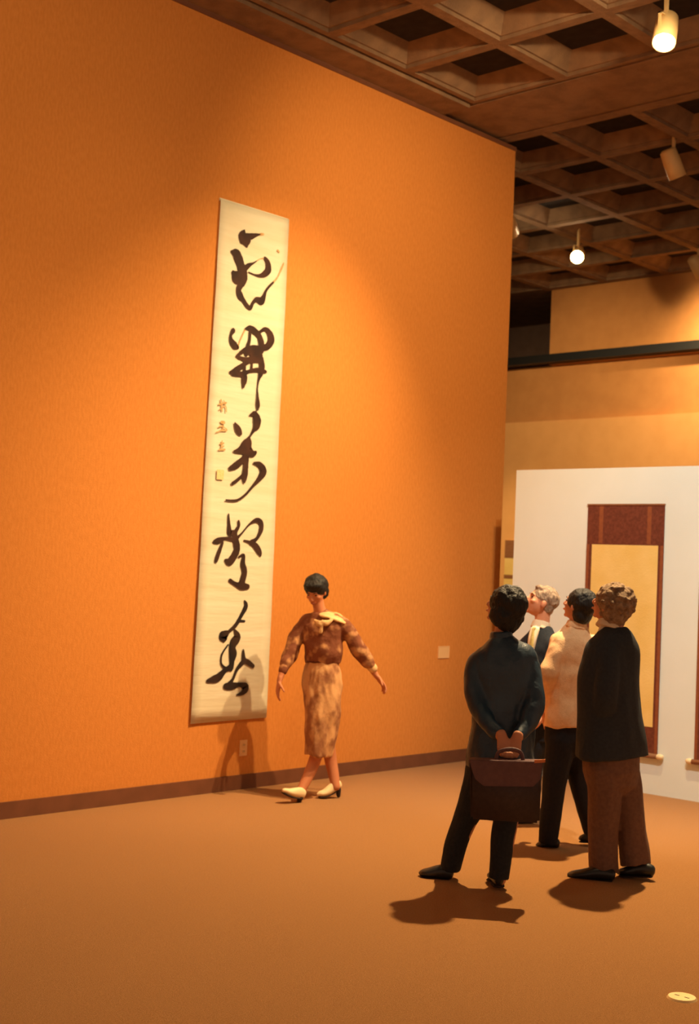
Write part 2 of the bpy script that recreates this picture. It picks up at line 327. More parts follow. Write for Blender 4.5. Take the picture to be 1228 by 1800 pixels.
brush('ink_character', [
 [(6.465,4.117,0.0058),(6.456,4.075,0.0412),(6.483,4.036,0.0494),(6.494,4.004,0.0132)], [(6.473,4.065,0.0264),(6.534,4.085,0.0214),(6.582,4.105,0.0124),(6.622,4.119,0.0049)],
 [(6.354,3.932,0.0140),(6.394,3.924,0.0379),(6.422,3.890,0.0379),(6.447,3.843,0.0363),(6.464,3.800,0.0429),(6.467,3.761,0.0429),(6.467,3.728,0.0330)],
 [(6.376,3.780,0.0214),(6.404,3.761,0.0511),(6.448,3.754,0.0412)],
 [(6.462,3.813,0.0247),(6.521,3.864,0.0165),(6.564,3.889,0.0066),(6.598,3.912,0.0041)],[(6.682,3.952,0.0132),(6.714,3.922,0.0231),(6.721,3.870,0.0264),(6.685,3.832,0.0214),(6.640,3.811,0.0124),(6.587,3.807,0.0066),(6.524,3.815,0.0049)],
 [(6.463,3.727,0.0264),(6.434,3.669,0.0231),(6.451,3.626,0.0297),(6.484,3.599,0.0181),(6.521,3.566,0.0181),(6.557,3.553,0.0148),(6.582,3.597,0.0124),(6.616,3.626,0.0181),(6.661,3.623,0.0280),(6.686,3.655,0.0198),(6.706,3.706,0.0099),(6.736,3.745,0.0091),(6.779,3.787,0.0074)]], MT['ink'])
brush('dry_stroke', [[(6.622,4.119,0.0082),(6.657,4.128,0.0082)]], MT['faint'])
brush('dry_stroke', [[(6.779,3.787,0.0074),(6.822,3.835,0.0049),(6.864,3.918,0.0074),(6.879,3.955,0.0033)]], MT['faint'])
brush('ink_dot', [[(6.810,4.036,0.0082),(6.824,4.029,0.0082)]], MT['faint'])
brush('dry_stroke', [[(6.598,3.912,0.0041),(6.633,3.936,0.0025),(6.682,3.952,0.0041)]], MT['faint'])
brush('ink_character', [
 [(6.402,3.362,0.0180),(6.379,3.320,0.0110),(6.388,3.282,0.0200),(6.421,3.254,0.0270),(6.451,3.244,0.0150)], [(6.517,3.392,0.0060),(6.565,3.404,0.0200),(6.615,3.388,0.0240),(6.660,3.361,0.0220),(6.685,3.312,0.0260),(6.689,3.256,0.0260)],
 [(6.567,3.374,0.0120),(6.565,3.317,0.0120),(6.552,3.267,0.0160),(6.539,3.209,0.0220)], [(6.648,3.379,0.0100),(6.712,3.420,0.0140),(6.760,3.401,0.0240),(6.785,3.352,0.0300),(6.753,3.299,0.0240),(6.699,3.277,0.0200)],
 [(6.445,3.175,0.0100),(6.506,3.224,0.0160),(6.558,3.248,0.0200),(6.623,3.262,0.0220),(6.688,3.264,0.0220)], [(6.461,3.172,0.0120),(6.542,3.166,0.0160),(6.627,3.186,0.0220),(6.693,3.195,0.0220)], [(6.559,3.236,0.0200),(6.625,3.222,0.0400),(6.675,3.213,0.0320)],
 [(6.389,3.049,0.0100),(6.451,3.077,0.0220),(6.512,3.121,0.0160),(6.585,3.160,0.0120),(6.671,3.180,0.0200)], [(6.411,3.040,0.0120),(6.506,3.054,0.0180),(6.579,3.085,0.0120),(6.654,3.104,0.0160),(6.742,3.104,0.0120)],
 [(6.527,3.151,0.0140),(6.527,3.088,0.0140),(6.531,3.024,0.0260),(6.522,2.959,0.0100)], [(6.687,3.199,0.0220),(6.701,3.144,0.0260),(6.696,3.095,0.0240),(6.675,3.035,0.0090),(6.666,2.970,0.0050),(6.671,2.914,0.0090),(6.678,2.850,0.0180),(6.678,2.810,0.0080)], [(6.596,3.169,0.0100),(6.598,3.130,0.0100),(6.595,3.089,0.0100)]], MT['ink'])
brush('dry_stroke', [[(6.451,3.244,0.0040),(6.479,3.312,0.0040),(6.518,3.388,0.0050)]], MT['faint'])
brush('ink_character', [
 [(6.604,2.761,0.0060),(6.647,2.774,0.0220),(6.677,2.737,0.0340),(6.674,2.689,0.0300),(6.649,2.654,0.0130),(6.614,2.602,0.0060)], [(6.459,2.685,0.0080),(6.490,2.645,0.0260),(6.516,2.616,0.0180)],
 [(6.604,2.593,0.0140),(6.595,2.560,0.0340),(6.565,2.517,0.0400),(6.514,2.490,0.0220),(6.461,2.478,0.0080)], [(6.611,2.562,0.0220),(6.598,2.504,0.0360),(6.649,2.479,0.0240),(6.679,2.492,0.0120)],
 [(6.594,2.488,0.0340),(6.565,2.437,0.0220),(6.494,2.382,0.0250),(6.432,2.351,0.0160)], [(6.585,2.455,0.0240),(6.585,2.375,0.0220),(6.580,2.311,0.0240),(6.576,2.263,0.0110)], [(6.567,2.318,0.0120),(6.511,2.274,0.0120),(6.460,2.242,0.0120)],
 [(6.664,2.410,0.0080),(6.724,2.403,0.0200),(6.764,2.358,0.0300),(6.731,2.303,0.0200),(6.664,2.238,0.0110),(6.592,2.169,0.0090),(6.509,2.123,0.0080),(6.404,2.117,0.0060)]], MT['ink'])
brush('signature_character', [[(6.295,2.804,0.0060),(6.366,2.825,0.0050)],[(6.313,2.842,0.0050),(6.329,2.761,0.0060)],[(6.302,2.766,0.0040),(6.357,2.800,0.0050),(6.370,2.758,0.0040)],[(6.340,2.837,0.0040),(6.357,2.812,0.0040)]], MT['faint'])
brush('signature_character', [[(6.328,2.679,0.0100),(6.354,2.678,0.0100)],[(6.305,2.641,0.0050),(6.346,2.653,0.0060),(6.337,2.617,0.0050)],[(6.282,2.599,0.0040),(6.332,2.620,0.0050)],[(6.348,2.618,0.0050),(6.384,2.626,0.0050),(6.357,2.643,0.0040)]], MT['faint'])
brush('signature_character', [[(6.342,2.543,0.0050),(6.335,2.483,0.0050)],[(6.323,2.518,0.0050),(6.358,2.529,0.0050)],[(6.315,2.476,0.0060),(6.372,2.483,0.0060)],[(6.339,2.503,0.0040),(6.362,2.507,0.0040)]], MT['faint'])
link('red_seal', boxes(((.0228, 6.305, 2.262), (.0229, 6.372, 2.333))), MT['seal'], scr)
brush('ink_character', [
 [(6.437,2.016,0.0062),(6.445,1.946,0.0124),(6.458,1.879,0.0223),(6.493,1.889,0.0148)], [(6.538,1.971,0.0099),(6.542,1.937,0.0124),(6.510,1.882,0.0173),(6.520,1.823,0.0272),(6.535,1.765,0.0272),(6.504,1.706,0.0272),(6.465,1.670,0.0272),(6.428,1.679,0.0124)],
 [(6.308,1.809,0.0124),(6.352,1.819,0.0210),(6.415,1.838,0.0111),(6.507,1.837,0.0161),(6.570,1.879,0.0074),(6.645,1.952,0.0074),(6.717,1.988,0.0161),(6.765,1.968,0.0198),(6.766,1.914,0.0186),(6.729,1.852,0.0124),(6.673,1.818,0.0198)],
 [(6.599,1.832,0.0049),(6.667,1.818,0.0124),(6.722,1.793,0.0235),(6.763,1.749,0.0210),(6.773,1.727,0.0099)], [(6.392,1.808,0.0099),(6.358,1.730,0.0161),(6.336,1.671,0.0148)],
 [(6.556,1.708,0.0074),(6.603,1.724,0.0111),(6.599,1.660,0.0210),(6.620,1.602,0.0235),(6.606,1.543,0.0247),(6.595,1.508,0.0297)], [(6.479,1.535,0.0136),(6.533,1.510,0.0136),(6.593,1.495,0.0247),(6.660,1.492,0.0186)]], MT['ink'])
brush('ink_character', [
 [(6.633,1.386,0.0074),(6.649,1.347,0.0186),(6.606,1.278,0.0148),(6.558,1.210,0.0148),(6.496,1.164,0.0124)],[(6.477,1.152,0.0198),(6.440,1.128,0.0371),(6.447,1.109,0.0272)], [(6.569,1.239,0.0099),(6.642,1.237,0.0074)],
 [(6.547,1.171,0.0099),(6.577,1.120,0.0297),(6.540,1.074,0.0322),(6.526,1.006,0.0210),(6.535,0.938,0.0210),(6.528,0.890,0.0210)], [(6.489,1.065,0.0062),(6.435,0.998,0.0074),(6.432,0.931,0.0074),(6.473,0.896,0.0099)],
 [(6.539,1.045,0.0173),(6.558,0.996,0.0198),(6.541,0.948,0.0148)], [(6.525,0.900,0.0223),(6.474,0.882,0.0173),(6.413,0.833,0.0272),(6.363,0.818,0.0247),(6.306,0.808,0.0124)],
 [(6.642,1.024,0.0087),(6.653,0.955,0.0186),(6.694,0.934,0.0186),(6.749,0.903,0.0148)], [(6.653,0.945,0.0210),(6.591,0.888,0.0136),(6.556,0.821,0.0111),(6.519,0.774,0.0223)],
 [(6.481,0.764,0.0223),(6.546,0.763,0.0247),(6.624,0.770,0.0148),(6.681,0.748,0.0297),(6.654,0.710,0.0173),(6.596,0.696,0.0049)]], MT['inkdark'])

# ------------------------------------------------------------------ framed silk scrolls on the partition
def silk_scroll(x, y, z0, z1, w_, label, group):
    t = thing('hanging_scroll', label, 'scroll', (x, y, z0), 0, group)
    H_ = z1 - z0; h = w_ / 2; f = -.010
    link('mount', boxes(((-h, f, .04), (h, 0, H_ - .01))), MT['brocade'], t)
    for s in (-1, 1):
        link('mount_strip', boxes(((s * h * .63 - .018, f - .002, H_ - .32), (s * h * .63 + .018, f, H_ - .02))), MT['strip'], t)
        link('side_border', boxes(((s * (h - .012) - .012, f - .003, .05), (s * (h - .012) + .012, f, H_ - .33))), MT['strip'], t)
    link('silk_panel', boxes(((-h + .05, f - .003, .25), (h - .045, f, H_ - .33))), MT['silk'], t)
    link('top_rod', boxes(((-h - .004, -.016, H_ - .012), (h + .004, 0, H_))), MT['wood'], t)
    bm = bmesh.new()
    bmesh.ops.create_cone(bm, cap_ends=True, segments=16, radius1=.020, radius2=.020, depth=w_ + .02, matrix=Matrix.Rotation(pi / 2, 4, 'Y'))
    for v in bm.verts: v.co += Vector((0, -.022, .03))
    rl = link('roller', bm, MT['wood'], t, True)
    for s in (-1, 1):
        bm = bmesh.new(); loft(bm, [((s * (h + .005), -.022, .03), .017, .017), ((s * (h + .03), -.022, .03), .022, .022), ((s * (h + .045), -.022, .03), .020, .020)], ref=(0, 0, 1), n=2, seg=12)
        link('roller_knob', bm, MT['shoewhite'], rl, True)
silk_scroll(1.637, 9.24, .27, 2.267, .70, 'silk scroll in dark brown mount on the white partition, right behind the curly-haired man', 'silk scrolls on the partition')
silk_scroll(2.655, 9.24, .27, 2.267, .70, 'silk scroll on the white partition cut off by the right edge of the photo', 'silk scrolls on the partition')
t = thing('hanging_scroll', 'distant tan scroll seen in the gap between orange wall and white partition', 'scroll', (-3.46, 15.2, 0.35))
link('mount', boxes(((-.44, -.012, 0), (.44, 0, 1.80))), MT['silk'], t)
link('upper_band', boxes(((-.44, -.016, 1.55), (.44, -.012, 1.80))), MT['wood'], t)
link('middle_band', boxes(((-.44, -.016, 1.26), (.44, -.012, 1.31))), MT['wood'], t)

# ------------------------------------------------------------------ gallery lamps and added washers
LN = ['largest glaring cream spotlight at top right, above the white partition',
 'cream cylinder spotlight near the right edge, its lit face turned away',
 'distant glaring spotlight under the far coffers, right of the orange wall',
 'cream spotlight at the right edge washing the back wall',
 'cream spotlight just peeping past the end of the orange wall',
 'cream spotlight overhead aimed at the tall calligraphy scroll',
 'cream spotlight overhead lighting the left part of the orange wall',
 'cream spotlight overhead aimed at the white partition',
 'unseen cream spotlight added overhead to brighten the near end of the orange wall',
 'unseen cream spotlight added overhead to brighten the far end of the orange wall',
 'hidden cream spotlight added behind the orange wall to brighten the distant tan scroll']
for L_, lab in zip(LAMPS, LN):
    p = Vector(L_['at']); d = (Vector(L_['aim']) - p).normalized()
    t = thing('spotlight', lab, 'spotlight', p, 0, 'ceiling spotlights')
    top = SLAB - p.z - .03
    link('stem', boxes(((-.012, -.012, .02), (.012, .012, top))), MT['cream'], t)
    link('mounting_plate', boxes(((-.06, -.06, top), (.06, .06, top + .035))), MT['cream'], t)
    Q = d.to_track_quat('-Z', 'Y').to_matrix().to_4x4()
    bm = bmesh.new(); seg = 24; prof = [(.050, .15), (.074, .13), (.080, .02), (.080, -.12), (.076, -.12), (.073, -.085), (.001, -.080)]
    rr = [[bm.verts.new((r * cos(2 * pi * k / seg), r * sin(2 * pi * k / seg), z)) for k in range(seg)] for r, z in prof]
    for i in range(len(rr) - 1):
        for k in range(seg): bm.faces.new((rr[i][k], rr[i][(k + 1) % seg], rr[i + 1][(k + 1) % seg], rr[i + 1][k]))
    bm.faces.new(rr[0]); bm.transform(Q); hs = link('housing', bm, MT[L_['body']], t, True)
    bm = bmesh.new(); bmesh.ops.create_cone(bm, cap_ends=True, segments=24, radius1=.070, radius2=.070, depth=.008)
    bm.transform(Q @ Matrix.Translation((0, 0, -.105))); link('lens', bm, MT['bulb'], hs)
    bm = bmesh.new(); box(bm, (-.010, -.088, -.012), (.010, -.079, .11)); box(bm, (-.010, .079, -.012), (.010, .088, .11)); box(bm, (-.010, -.088, .10), (.010, .088, .11))
    link('yoke', bm, MT['cream'], t)
    ld = bpy.data.lights.new('spot', 'SPOT'); ld.energy = L_['e']; ld.color = L_.get('col', WARM); ld.spot_size = radians(L_['cone']); ld.spot_blend = L_['blend']; ld.shadow_soft_size = .05
    lo = bpy.data.objects.new('lamp_beam', ld); C.objects.link(lo); lo.parent = t
    lo.matrix_local = Matrix.Translation(d * .13) @ Q

# ------------------------------------------------------------------ people
def person(label): return thing('person', label, 'person', (*ROOT, 0), TURN)
def fvec(*v): return Vector(v).normalized()

# figure
ROOT = (2.9101, 5.7021); TURN = 0.64815
A = person('person in dark teal jacket seen from behind, holding a briefcase behind the back')
bm = bmesh.new()
loft(bm, [((0.132,-0.000,0.674), .155, .11), ((0.138,-0.000,0.840), .140, .10), ((0.136,-0.000,0.991), .135, .095), ((0.133,-0.000,1.143), .15, .10), ((0.124,-0.000,1.234), .110, .070), ((0.115,-0.000,1.294), .07, .06), ((0.120,0.010,1.349), .048, .052), ((0.123,0.020,1.431), .050, .056)])
fr = head(bm, (0.124,0.020,1.489), (-.80, .50, .34), 1.0)
for s in ([(0.028,-0.000,1.205), (-0.011,-0.030,1.093), (-0.005,-0.080,0.953), (0.058,-0.160,0.860), (0.124,-0.220,0.824)], [(0.215,0.000,1.208), (0.285,-0.030,1.092), (0.293,-0.080,0.968), (0.256,-0.160,0.865), (0.212,-0.220,0.823)]):
    loft(bm, [(p, r, r) for p, r in zip(s, (.030, .036, .034, .030, .026))])
hand(bm, (0.129,-0.240,0.824), (.25, -.10, -.95), (.3, -1, 0), 1.35, -1, 0.98)
hand(bm, (0.205,-0.240,0.822), (-.25, -.10, -.95), (-.3, -1, 0), 1.35, 1, 0.98)
for s in ([(0.066,-0.000,0.670), (-0.020,0.060,0.367), (-0.132,0.120,0.037)], [(0.186,-0.000,0.677), (0.182,-0.040,0.367), (0.148,-0.040,0.052)]):
    loft(bm, [(s[0], .085, .085), (s[1], .055, .055), (s[2], .036, .036)])
fuse('body', bm, MT['skin'], A, .006)
face(fr, A)
c, s_, f_, t_, k_ = fr
bm = bmesh.new(); ax = (s_, f_, t_)
ball(bm, c - f_ * .018 + t_ * .022, (.097, .108, .105), ax, 3); ball(bm, c - f_ * .050 - t_ * .055, (.083, .062, .080), ax, 3)
ball(bm, c - f_ * .045 - t_ * .120, (.058, .045, .055), ax, 3); ball(bm, c + s_ * .078 - f_ * .03 - t_ * .045, (.030, .060, .055), ax, 3); ball(bm, c - s_ * .078 - f_ * .03 - t_ * .045, (.030, .060, .055), ax, 3)
fuse('hair', bm, MT['hairblack'], A, .006, 3, .007, 26)
bm = bmesh.new()
loft(bm, [((0.131,0.000,0.628), .190, .140), ((0.131,-0.000,0.704), .185, .135), ((0.138,-0.000,0.840), .168, .120), ((0.139,-0.000,0.992), .165, .115), ((0.133,-0.000,1.143), .178, .118), ((0.124,-0.000,1.234), .172, .096), ((0.116,-0.000,1.288), .105, .080), ((0.111,0.005,1.333), .062, .064)], caps=(0, 0), seg=24)
loft(bm, [((0.021,-0.000,1.223), .050, .050), ((-0.013,-0.010,1.161), .058, .056), ((-0.022,-0.030,1.077), .058, .058), ((-0.006,-0.080,0.968), .056, .052), ((0.058,-0.155,0.869), .046, .042), ((0.109,-0.200,0.832), .040, .036)])
loft(bm, [((0.221,-0.000,1.220), .050, .050), ((0.265,-0.010,1.165), .060, .058), ((0.285,-0.030,1.083), .060, .060), ((0.293,-0.080,0.983), .058, .054), ((0.253,-0.155,0.876), .046, .042), ((0.220,-0.200,0.832), .040, .036)])
fuse('jacket', bm, MT['teal'], A, .008, 3, .013, 9, (1, 1, .55))
bm = bmesh.new()
loft(bm, [((0.107,0.000,1.355), .058, .062), ((0.111,0.000,1.318), .066, .068)], n=4, caps=(0, 0)); fuse('collar', bm, MT['teal'], A, .006, 2)
bm = bmesh.new()
loft(bm, [((0.137,-0.000,0.553), .170, .125), ((0.130,0.000,0.719), .165, .120), ((0.127,0.000,0.809), .15, .11)], seg=20)
loft(bm, [((0.052,0.010,0.637), .105, .105), ((0.004,0.050,0.462), .085, .090), ((-0.044,0.080,0.332), .070, .075), ((-0.094,0.100,0.187), .062, .068), ((-0.120,0.120,0.053), .056, .062)], caps=(1, 0))
loft(bm, [((0.202,0.000,0.647), .105, .105), ((0.181,-0.030,0.485), .080, .090), ((0.167,-0.040,0.366), .068, .075), ((0.154,-0.040,0.216), .062, .068), ((0.142,-0.040,0.051), .058, .060)], caps=(1, 0))
fuse('trousers', bm, MT['darkcloth'], A, .008, 3, .007, 9, (1, 1, .6))
shoe('shoe', A, (-0.117,0.100,-0.010), (-0.280,0.140,-0.005), MT['shoeblack'], ww=1.1)
shoe('shoe', A, (0.144,-0.070,0.011), (0.122,0.150,0.007), MT['shoeblack'], ww=1.1)

# the briefcase in the teal figure's hands
bc = thing('briefcase', 'dark maroon flap briefcase held behind the back of the teal jacketed figure', 'briefcase', (*ROOT, 0), TURN)
bz = -.305
def slab(pts, y0, y1, bev=0.0):
    bm = bmesh.new(); a = [bm.verts.new((p[0], y0, p[2])) for p in pts]; b = [bm.verts.new((p[0], y1, p[2])) for p in pts]; n = len(a)
    bm.faces.new(a); bm.faces.new(b[::-1])
    for k in range(n): bm.faces.new((a[k], b[k], b[(k + 1) % n], a[(k + 1) % n]))
    if bev: bmesh.ops.bevel(bm, geom=bm.edges[:], offset=bev, segments=2, affect='EDGES')
    return bm
link('bag_body', slab([(-0.033,-0.305,0.704), (0.334,-0.305,0.719), (0.331,-0.305,0.411), (-0.016,-0.305,0.410)], bz - .045, bz + .045, .012), MT['leather2'], bc, True)
link('flap', slab([(-0.036,-0.305,0.712), (0.337,-0.305,0.722), (0.326,-0.305,0.632), (0.292,-0.305,0.595), (0.044,-0.305,0.584), (-0.003,-0.305,0.619)], bz - .056, bz - .044, .003), MT['leather'], bc)
link('top_fold', slab([(-0.036,-0.305,0.712), (0.337,-0.305,0.722), (0.337,-0.305,0.710), (-0.035,-0.305,0.698)], bz - .052, bz + .046, .002), MT['leather'], bc)
link('clasp', slab([(0.293,-0.305,0.731), (0.348,-0.305,0.737), (0.348,-0.305,0.722), (0.294,-0.305,0.716)], bz - .066, bz - .055), MT['clasp'], bc)
bm = bmesh.new(); loft(bm, [((0.103,-0.305,0.711), .007, .010), ((0.114,-0.305,0.752), .007, .010), ((0.171,-0.305,0.770), .008, .011), ((0.223,-0.305,0.759), .007, .010), ((0.239,-0.305,0.716), .007, .010)], ref=(0, 1, 0)); link('handle', bm, MT['leather'], bc, True)

# figure
ROOT = (1.9989, 7.4955); TURN = 0.60916
B = person('grey-haired man in dark suit and gold tie, face in profile looking up left')
sh = (.72, -.69, 0)
bm = bmesh.new()
loft(bm, [((0.035,-0.000,0.644), .14, .10), ((0.040,-0.000,0.934), .13, .09), ((0.048,-0.000,1.128), .15, .09), ((0.056,0.000,1.225), .13, .075), ((0.054,-0.000,1.291), .06, .06), ((0.056,-0.000,1.341), .052, .052), ((0.061,0.000,1.419), .054, .052)], ref=sh)
fr = head(bm, (0.047,-0.000,1.485), (-.90, -.22, .36), 1.03)
for s in ([(0.136,-0.120,1.197), (0.172,-0.170,1.030), (0.148,-0.180,0.833), (0.088,-0.220,0.736)], [(-0.039,0.100,1.176), (-0.064,0.120,0.997), (-0.064,0.060,0.799), (-0.052,-0.020,0.707)]):
    loft(bm, [(p, r, r) for p, r in zip(s, (.030, .036, .034, .026))])
hand(bm, (0.088,-0.220,0.736), (-.5, -.2, -.8), (-1, 0, 0), .6, 1); hand(bm, (-0.052,-0.020,0.707), (.1, -.4, -.85), (1, 0, 0), .6, -1)
for s in ([(-0.023,-0.080,0.650), (-0.023,-0.070,0.324), (-0.021,-0.060,0.063)], [(0.016,0.090,0.633), (0.020,0.080,0.304), (0.025,0.080,0.053)]):
    loft(bm, [(s[0], .085, .085), (s[1], .055, .055), (s[2], .036, .036)])
fuse('body', bm, MT['skin2'], B, .006)
face(fr, B)
c, s_, f_, t_, k_ = fr; ax = (s_, f_, t_)
bm = bmesh.new(); ball(bm, c - f_ * .020 + t_ * .036, (.083, .098, .084), ax, 3); ball(bm, c - f_ * .046 - t_ * .012, (.070, .055, .078), ax, 3); ball(bm, c + f_ * .030 + t_ * .082, (.060, .052, .024), ax, 2)
fuse('hair', bm, MT['hairgray'], B, .006, 3, .006, 30)
bm = bmesh.new()
loft(bm, [((0.030,-0.000,0.548), .185, .135), ((0.033,-0.000,0.702), .175, .13), ((0.040,-0.000,0.934), .165, .12), ((0.048,-0.000,1.128), .180, .118), ((0.057,-0.000,1.213), .165, .10), ((0.058,-0.000,1.276), .100, .078), ((0.061,0.010,1.310), .072, .066)], ref=sh, seg=24, caps=(0, 0))
loft(bm, [((0.114,-0.090,1.205), .052, .052), ((0.153,-0.130,1.141), .058, .056), ((0.173,-0.170,0.993), .056, .054), ((0.144,-0.180,0.840), .052, .050), ((0.105,-0.210,0.766), .044, .042)]); loft(bm, [((-0.024,0.080,1.190), .052, .052), ((-0.056,0.110,1.108), .058, .056), ((-0.066,0.120,0.958), .056, .054), ((-0.064,0.070,0.814), .052, .050), ((-0.057,-0.000,0.735), .044, .042)])
fuse('suit_jacket', bm, MT['darkcloth'], B, .008, 3, .006, 8)
bm = bmesh.new()
loft(bm, [((0.056,0.000,1.349), .060, .062), ((0.046,-0.010,1.299), .070, .070)], n=3, caps=(0, 0)); loft(bm, [((0.011,-0.070,1.299), .040, .022), ((-0.005,-0.090,1.226), .036, .022), ((-0.013,-0.100,1.131), .022, .022), ((-0.014,-0.105,1.062), .008, .012)], ref=sh); fuse('shirt', bm, MT['shirt'], B, .005, 2)
bm = bmesh.new(); loft(bm, [((0.007,-0.088,1.304), .014, .012), ((0.000,-0.096,1.285), .009, .010), ((-0.008,-0.118,1.208), .018, .009), ((-0.016,-0.130,1.113), .022, .009), ((-0.014,-0.130,1.056), .012, .008)], ref=sh, n=3); link('tie', bm, MT['tie'], B, True)
bm = bmesh.new()
loft(bm, [((0.003,-0.000,0.681), .14, .17), ((0.005,-0.000,0.508), .14, .17)], seg=20)
loft(bm, [((-0.008,-0.080,0.555), .10, .10), ((-0.021,-0.070,0.286), .075, .075), ((-0.021,-0.060,0.063), .058, .060)], caps=(1, 0)); loft(bm, [((0.023,0.080,0.537), .10, .10), ((0.021,0.080,0.266), .075, .075), ((0.025,0.080,0.049), .058, .060)], caps=(1, 0))
fuse('trousers', bm, MT['darkcloth'], B, .009, 3, .006, 9)
shoe('shoe', B, (0.038,-0.080,0.002), (-0.086,-0.120,0.001), MT['shoeblack'], ww=1.1); shoe('shoe', B, (0.080,0.080,0.006), (-0.051,0.040,0.005), MT['shoeblack'], ww=1.1)

# figure
ROOT = (2.6527, 6.9314); TURN = 0.58346
Cc = person('dark-haired person in cream linen jacket standing between the grey-haired and curly-haired men')
sh = (.90, .43, 0)
bm = bmesh.new()
loft(bm, [((0.028,0.000,0.697), .14, .10), ((0.023,-0.000,0.941), .12, .09), ((0.027,-0.000,1.134), .125, .080), ((0.036,-0.000,1.264), .105, .062), ((0.048,-0.000,1.328), .055, .048), ((0.053,-0.000,1.384), .050, .052), ((0.064,0.000,1.462), .050, .054)], ref=sh)
fr = head(bm, (0.060,0.000,1.490), (-.80, .50, .33), .97)
for s in ([(-0.054,-0.050,1.262), (-0.104,-0.100,1.133), (-0.121,-0.100,1.039), (-0.119,0.030,0.913), (-0.124,0.100,0.818)], [(0.156,0.100,1.265), (0.190,0.120,1.082), (0.181,0.100,0.906), (0.129,0.180,0.825)]):
    loft(bm, [(p, r, r) for p, r in zip(s, (.028, .036, .034, .030, .026))])
hand(bm, (-0.124,0.100,0.818), (-.1, .4, -.9), (1, .2, 0), .6, 1, .95); hand(bm, (0.129,0.180,0.825), (-.5, .5, -.6), (-.5, 0, -1), .7, -1, .95)
for s in ([(-0.024,-0.040,0.699), (-0.057,-0.040,0.367), (-0.067,-0.020,0.051)], [(0.080,0.060,0.693), (0.116,0.080,0.360), (0.188,0.120,0.088)]):
    loft(bm, [(s[0], .082, .082), (s[1], .055, .055), (s[2], .036, .036)])
fuse('body', bm, MT['skin2'], Cc, .006)
face(fr, Cc)
c, s_, f_, t_, k_ = fr; ax = (s_, f_, t_)
bm = bmesh.new(); ball(bm, c - f_ * .020 + t_ * .026, (.084, .100, .092), ax, 3); ball(bm, c - f_ * .045 - t_ * .045, (.076, .058, .070), ax, 3); ball(bm, c - f_ * .040 - t_ * .100, (.050, .036, .030), ax, 3)
fuse('hair', bm, MT['hairblack'], Cc, .006, 3, .005, 26)
bm = bmesh.new()
loft(bm, [((0.033,-0.000,0.746), .172, .125), ((0.027,0.000,0.837), .165, .120), ((0.022,0.000,0.976), .145, .108), ((0.023,-0.000,1.134), .162, .112), ((0.036,-0.000,1.257), .160, .100), ((0.045,0.000,1.321), .100, .080), ((0.050,0.000,1.367), .062, .062)], ref=sh, seg=24, caps=(0, 0))
loft(bm, [((-0.012,-0.030,1.270), .048, .048), ((-0.052,-0.060,1.228), .058, .056), ((-0.090,-0.100,1.134), .058, .056), ((-0.118,-0.110,1.040), .055, .054), ((-0.119,0.020,0.924), .050, .046), ((-0.125,0.080,0.845), .044, .040)]); loft(bm, [((0.149,0.090,1.251), .060, .060), ((0.183,0.110,1.082), .058, .056), ((0.174,0.090,0.914), .052, .050), ((0.136,0.160,0.841), .044, .040)])
fuse('linen_jacket', bm, MT['creamcloth'], Cc, .008, 3, .014, 10, (1, 1, .8))
bm = bmesh.new(); loft(bm, [((0.053,-0.000,1.391), .058, .060), ((0.047,0.000,1.349), .070, .070)], n=4, ref=sh, caps=(0, 0)); fuse('collar', bm, MT['creamcloth'], Cc, .006, 2)
bm = bmesh.new()
loft(bm, [((0.029,-0.000,0.662), .160, .115), ((0.025,0.000,0.795), .150, .110)], ref=sh, seg=20)
loft(bm, [((-0.019,-0.040,0.664), .095, .100), ((-0.049,-0.040,0.419), .075, .080), ((-0.066,-0.030,0.209), .066, .070), ((-0.077,-0.020,0.026), .060, .064)], caps=(1, 0)); loft(bm, [((0.071,0.060,0.658), .092, .100), ((0.100,0.080,0.411), .070, .078), ((0.148,0.100,0.236), .062, .068), ((0.199,0.120,0.075), .058, .062)], caps=(1, 0))
fuse('trousers', bm, MT['navy'], Cc, .008, 3, .006, 9, (1, 1, .6))
shoe('shoe', Cc, (-0.024,-0.010,-0.014), (-0.142,0.020,-0.022), MT['shoeblack'], ww=1.1); shoe('shoe', Cc, (0.224,0.080,0.025), (0.121,0.140,0.016), MT['shoeblack'], ww=1.1)

# figure
ROOT = (3.3157, 6.4743); TURN = 0.54359
D = person('curly-haired man in black jacket and brown trousers, rightmost of the group, facing the scroll')
sh = (.62, .78, 0)
bm = bmesh.new()
loft(bm, [((-0.036,-0.000,0.641), .15, .13), ((-0.059,-0.000,0.860), .15, .14), ((-0.066,0.000,1.081), .15, .13), ((-0.059,-0.000,1.240), .16, .11), ((-0.050,-0.000,1.330), .13, .09), ((-0.051,-0.000,1.381), .065, .06), ((-0.059,0.000,1.415), .054, .054), ((-0.061,-0.000,1.479), .054, .056)], ref=sh)
fr = head(bm, (-0.071,-0.000,1.520), (-.82, .45, .33), 1.03)
for s in ([(-0.077,-0.110,1.261), (-0.078,-0.165,1.109), (-0.085,-0.165,0.969), (-0.152,-0.060,0.867), (-0.184,0.020,0.831)], [(0.005,0.160,1.267), (0.002,0.200,1.086), (-0.032,0.180,0.940), (-0.124,0.150,0.846)]):
    loft(bm, [(p, r, r) for p, r in zip(s, (.030, .038, .036, .032, .028))])
hand(bm, (-0.184,0.020,0.831), (-.1, .95, -.1), (1, 0, 0), .6, 1); hand(bm, (-0.124,0.150,0.846), (-.6, -.4, -.3), (1, -.2, 0), .6, -1)
for s in ([(-0.076,-0.050,0.644), (-0.072,-0.030,0.328), (-0.048,-0.000,0.058)], [(0.016,0.080,0.634), (0.063,0.080,0.351), (0.128,0.080,0.088)]):
    loft(bm, [(s[0], .09, .09), (s[1], .06, .06), (s[2], .04, .04)])
fuse('body', bm, MT['skin2'], D, .006)
face(fr, D)
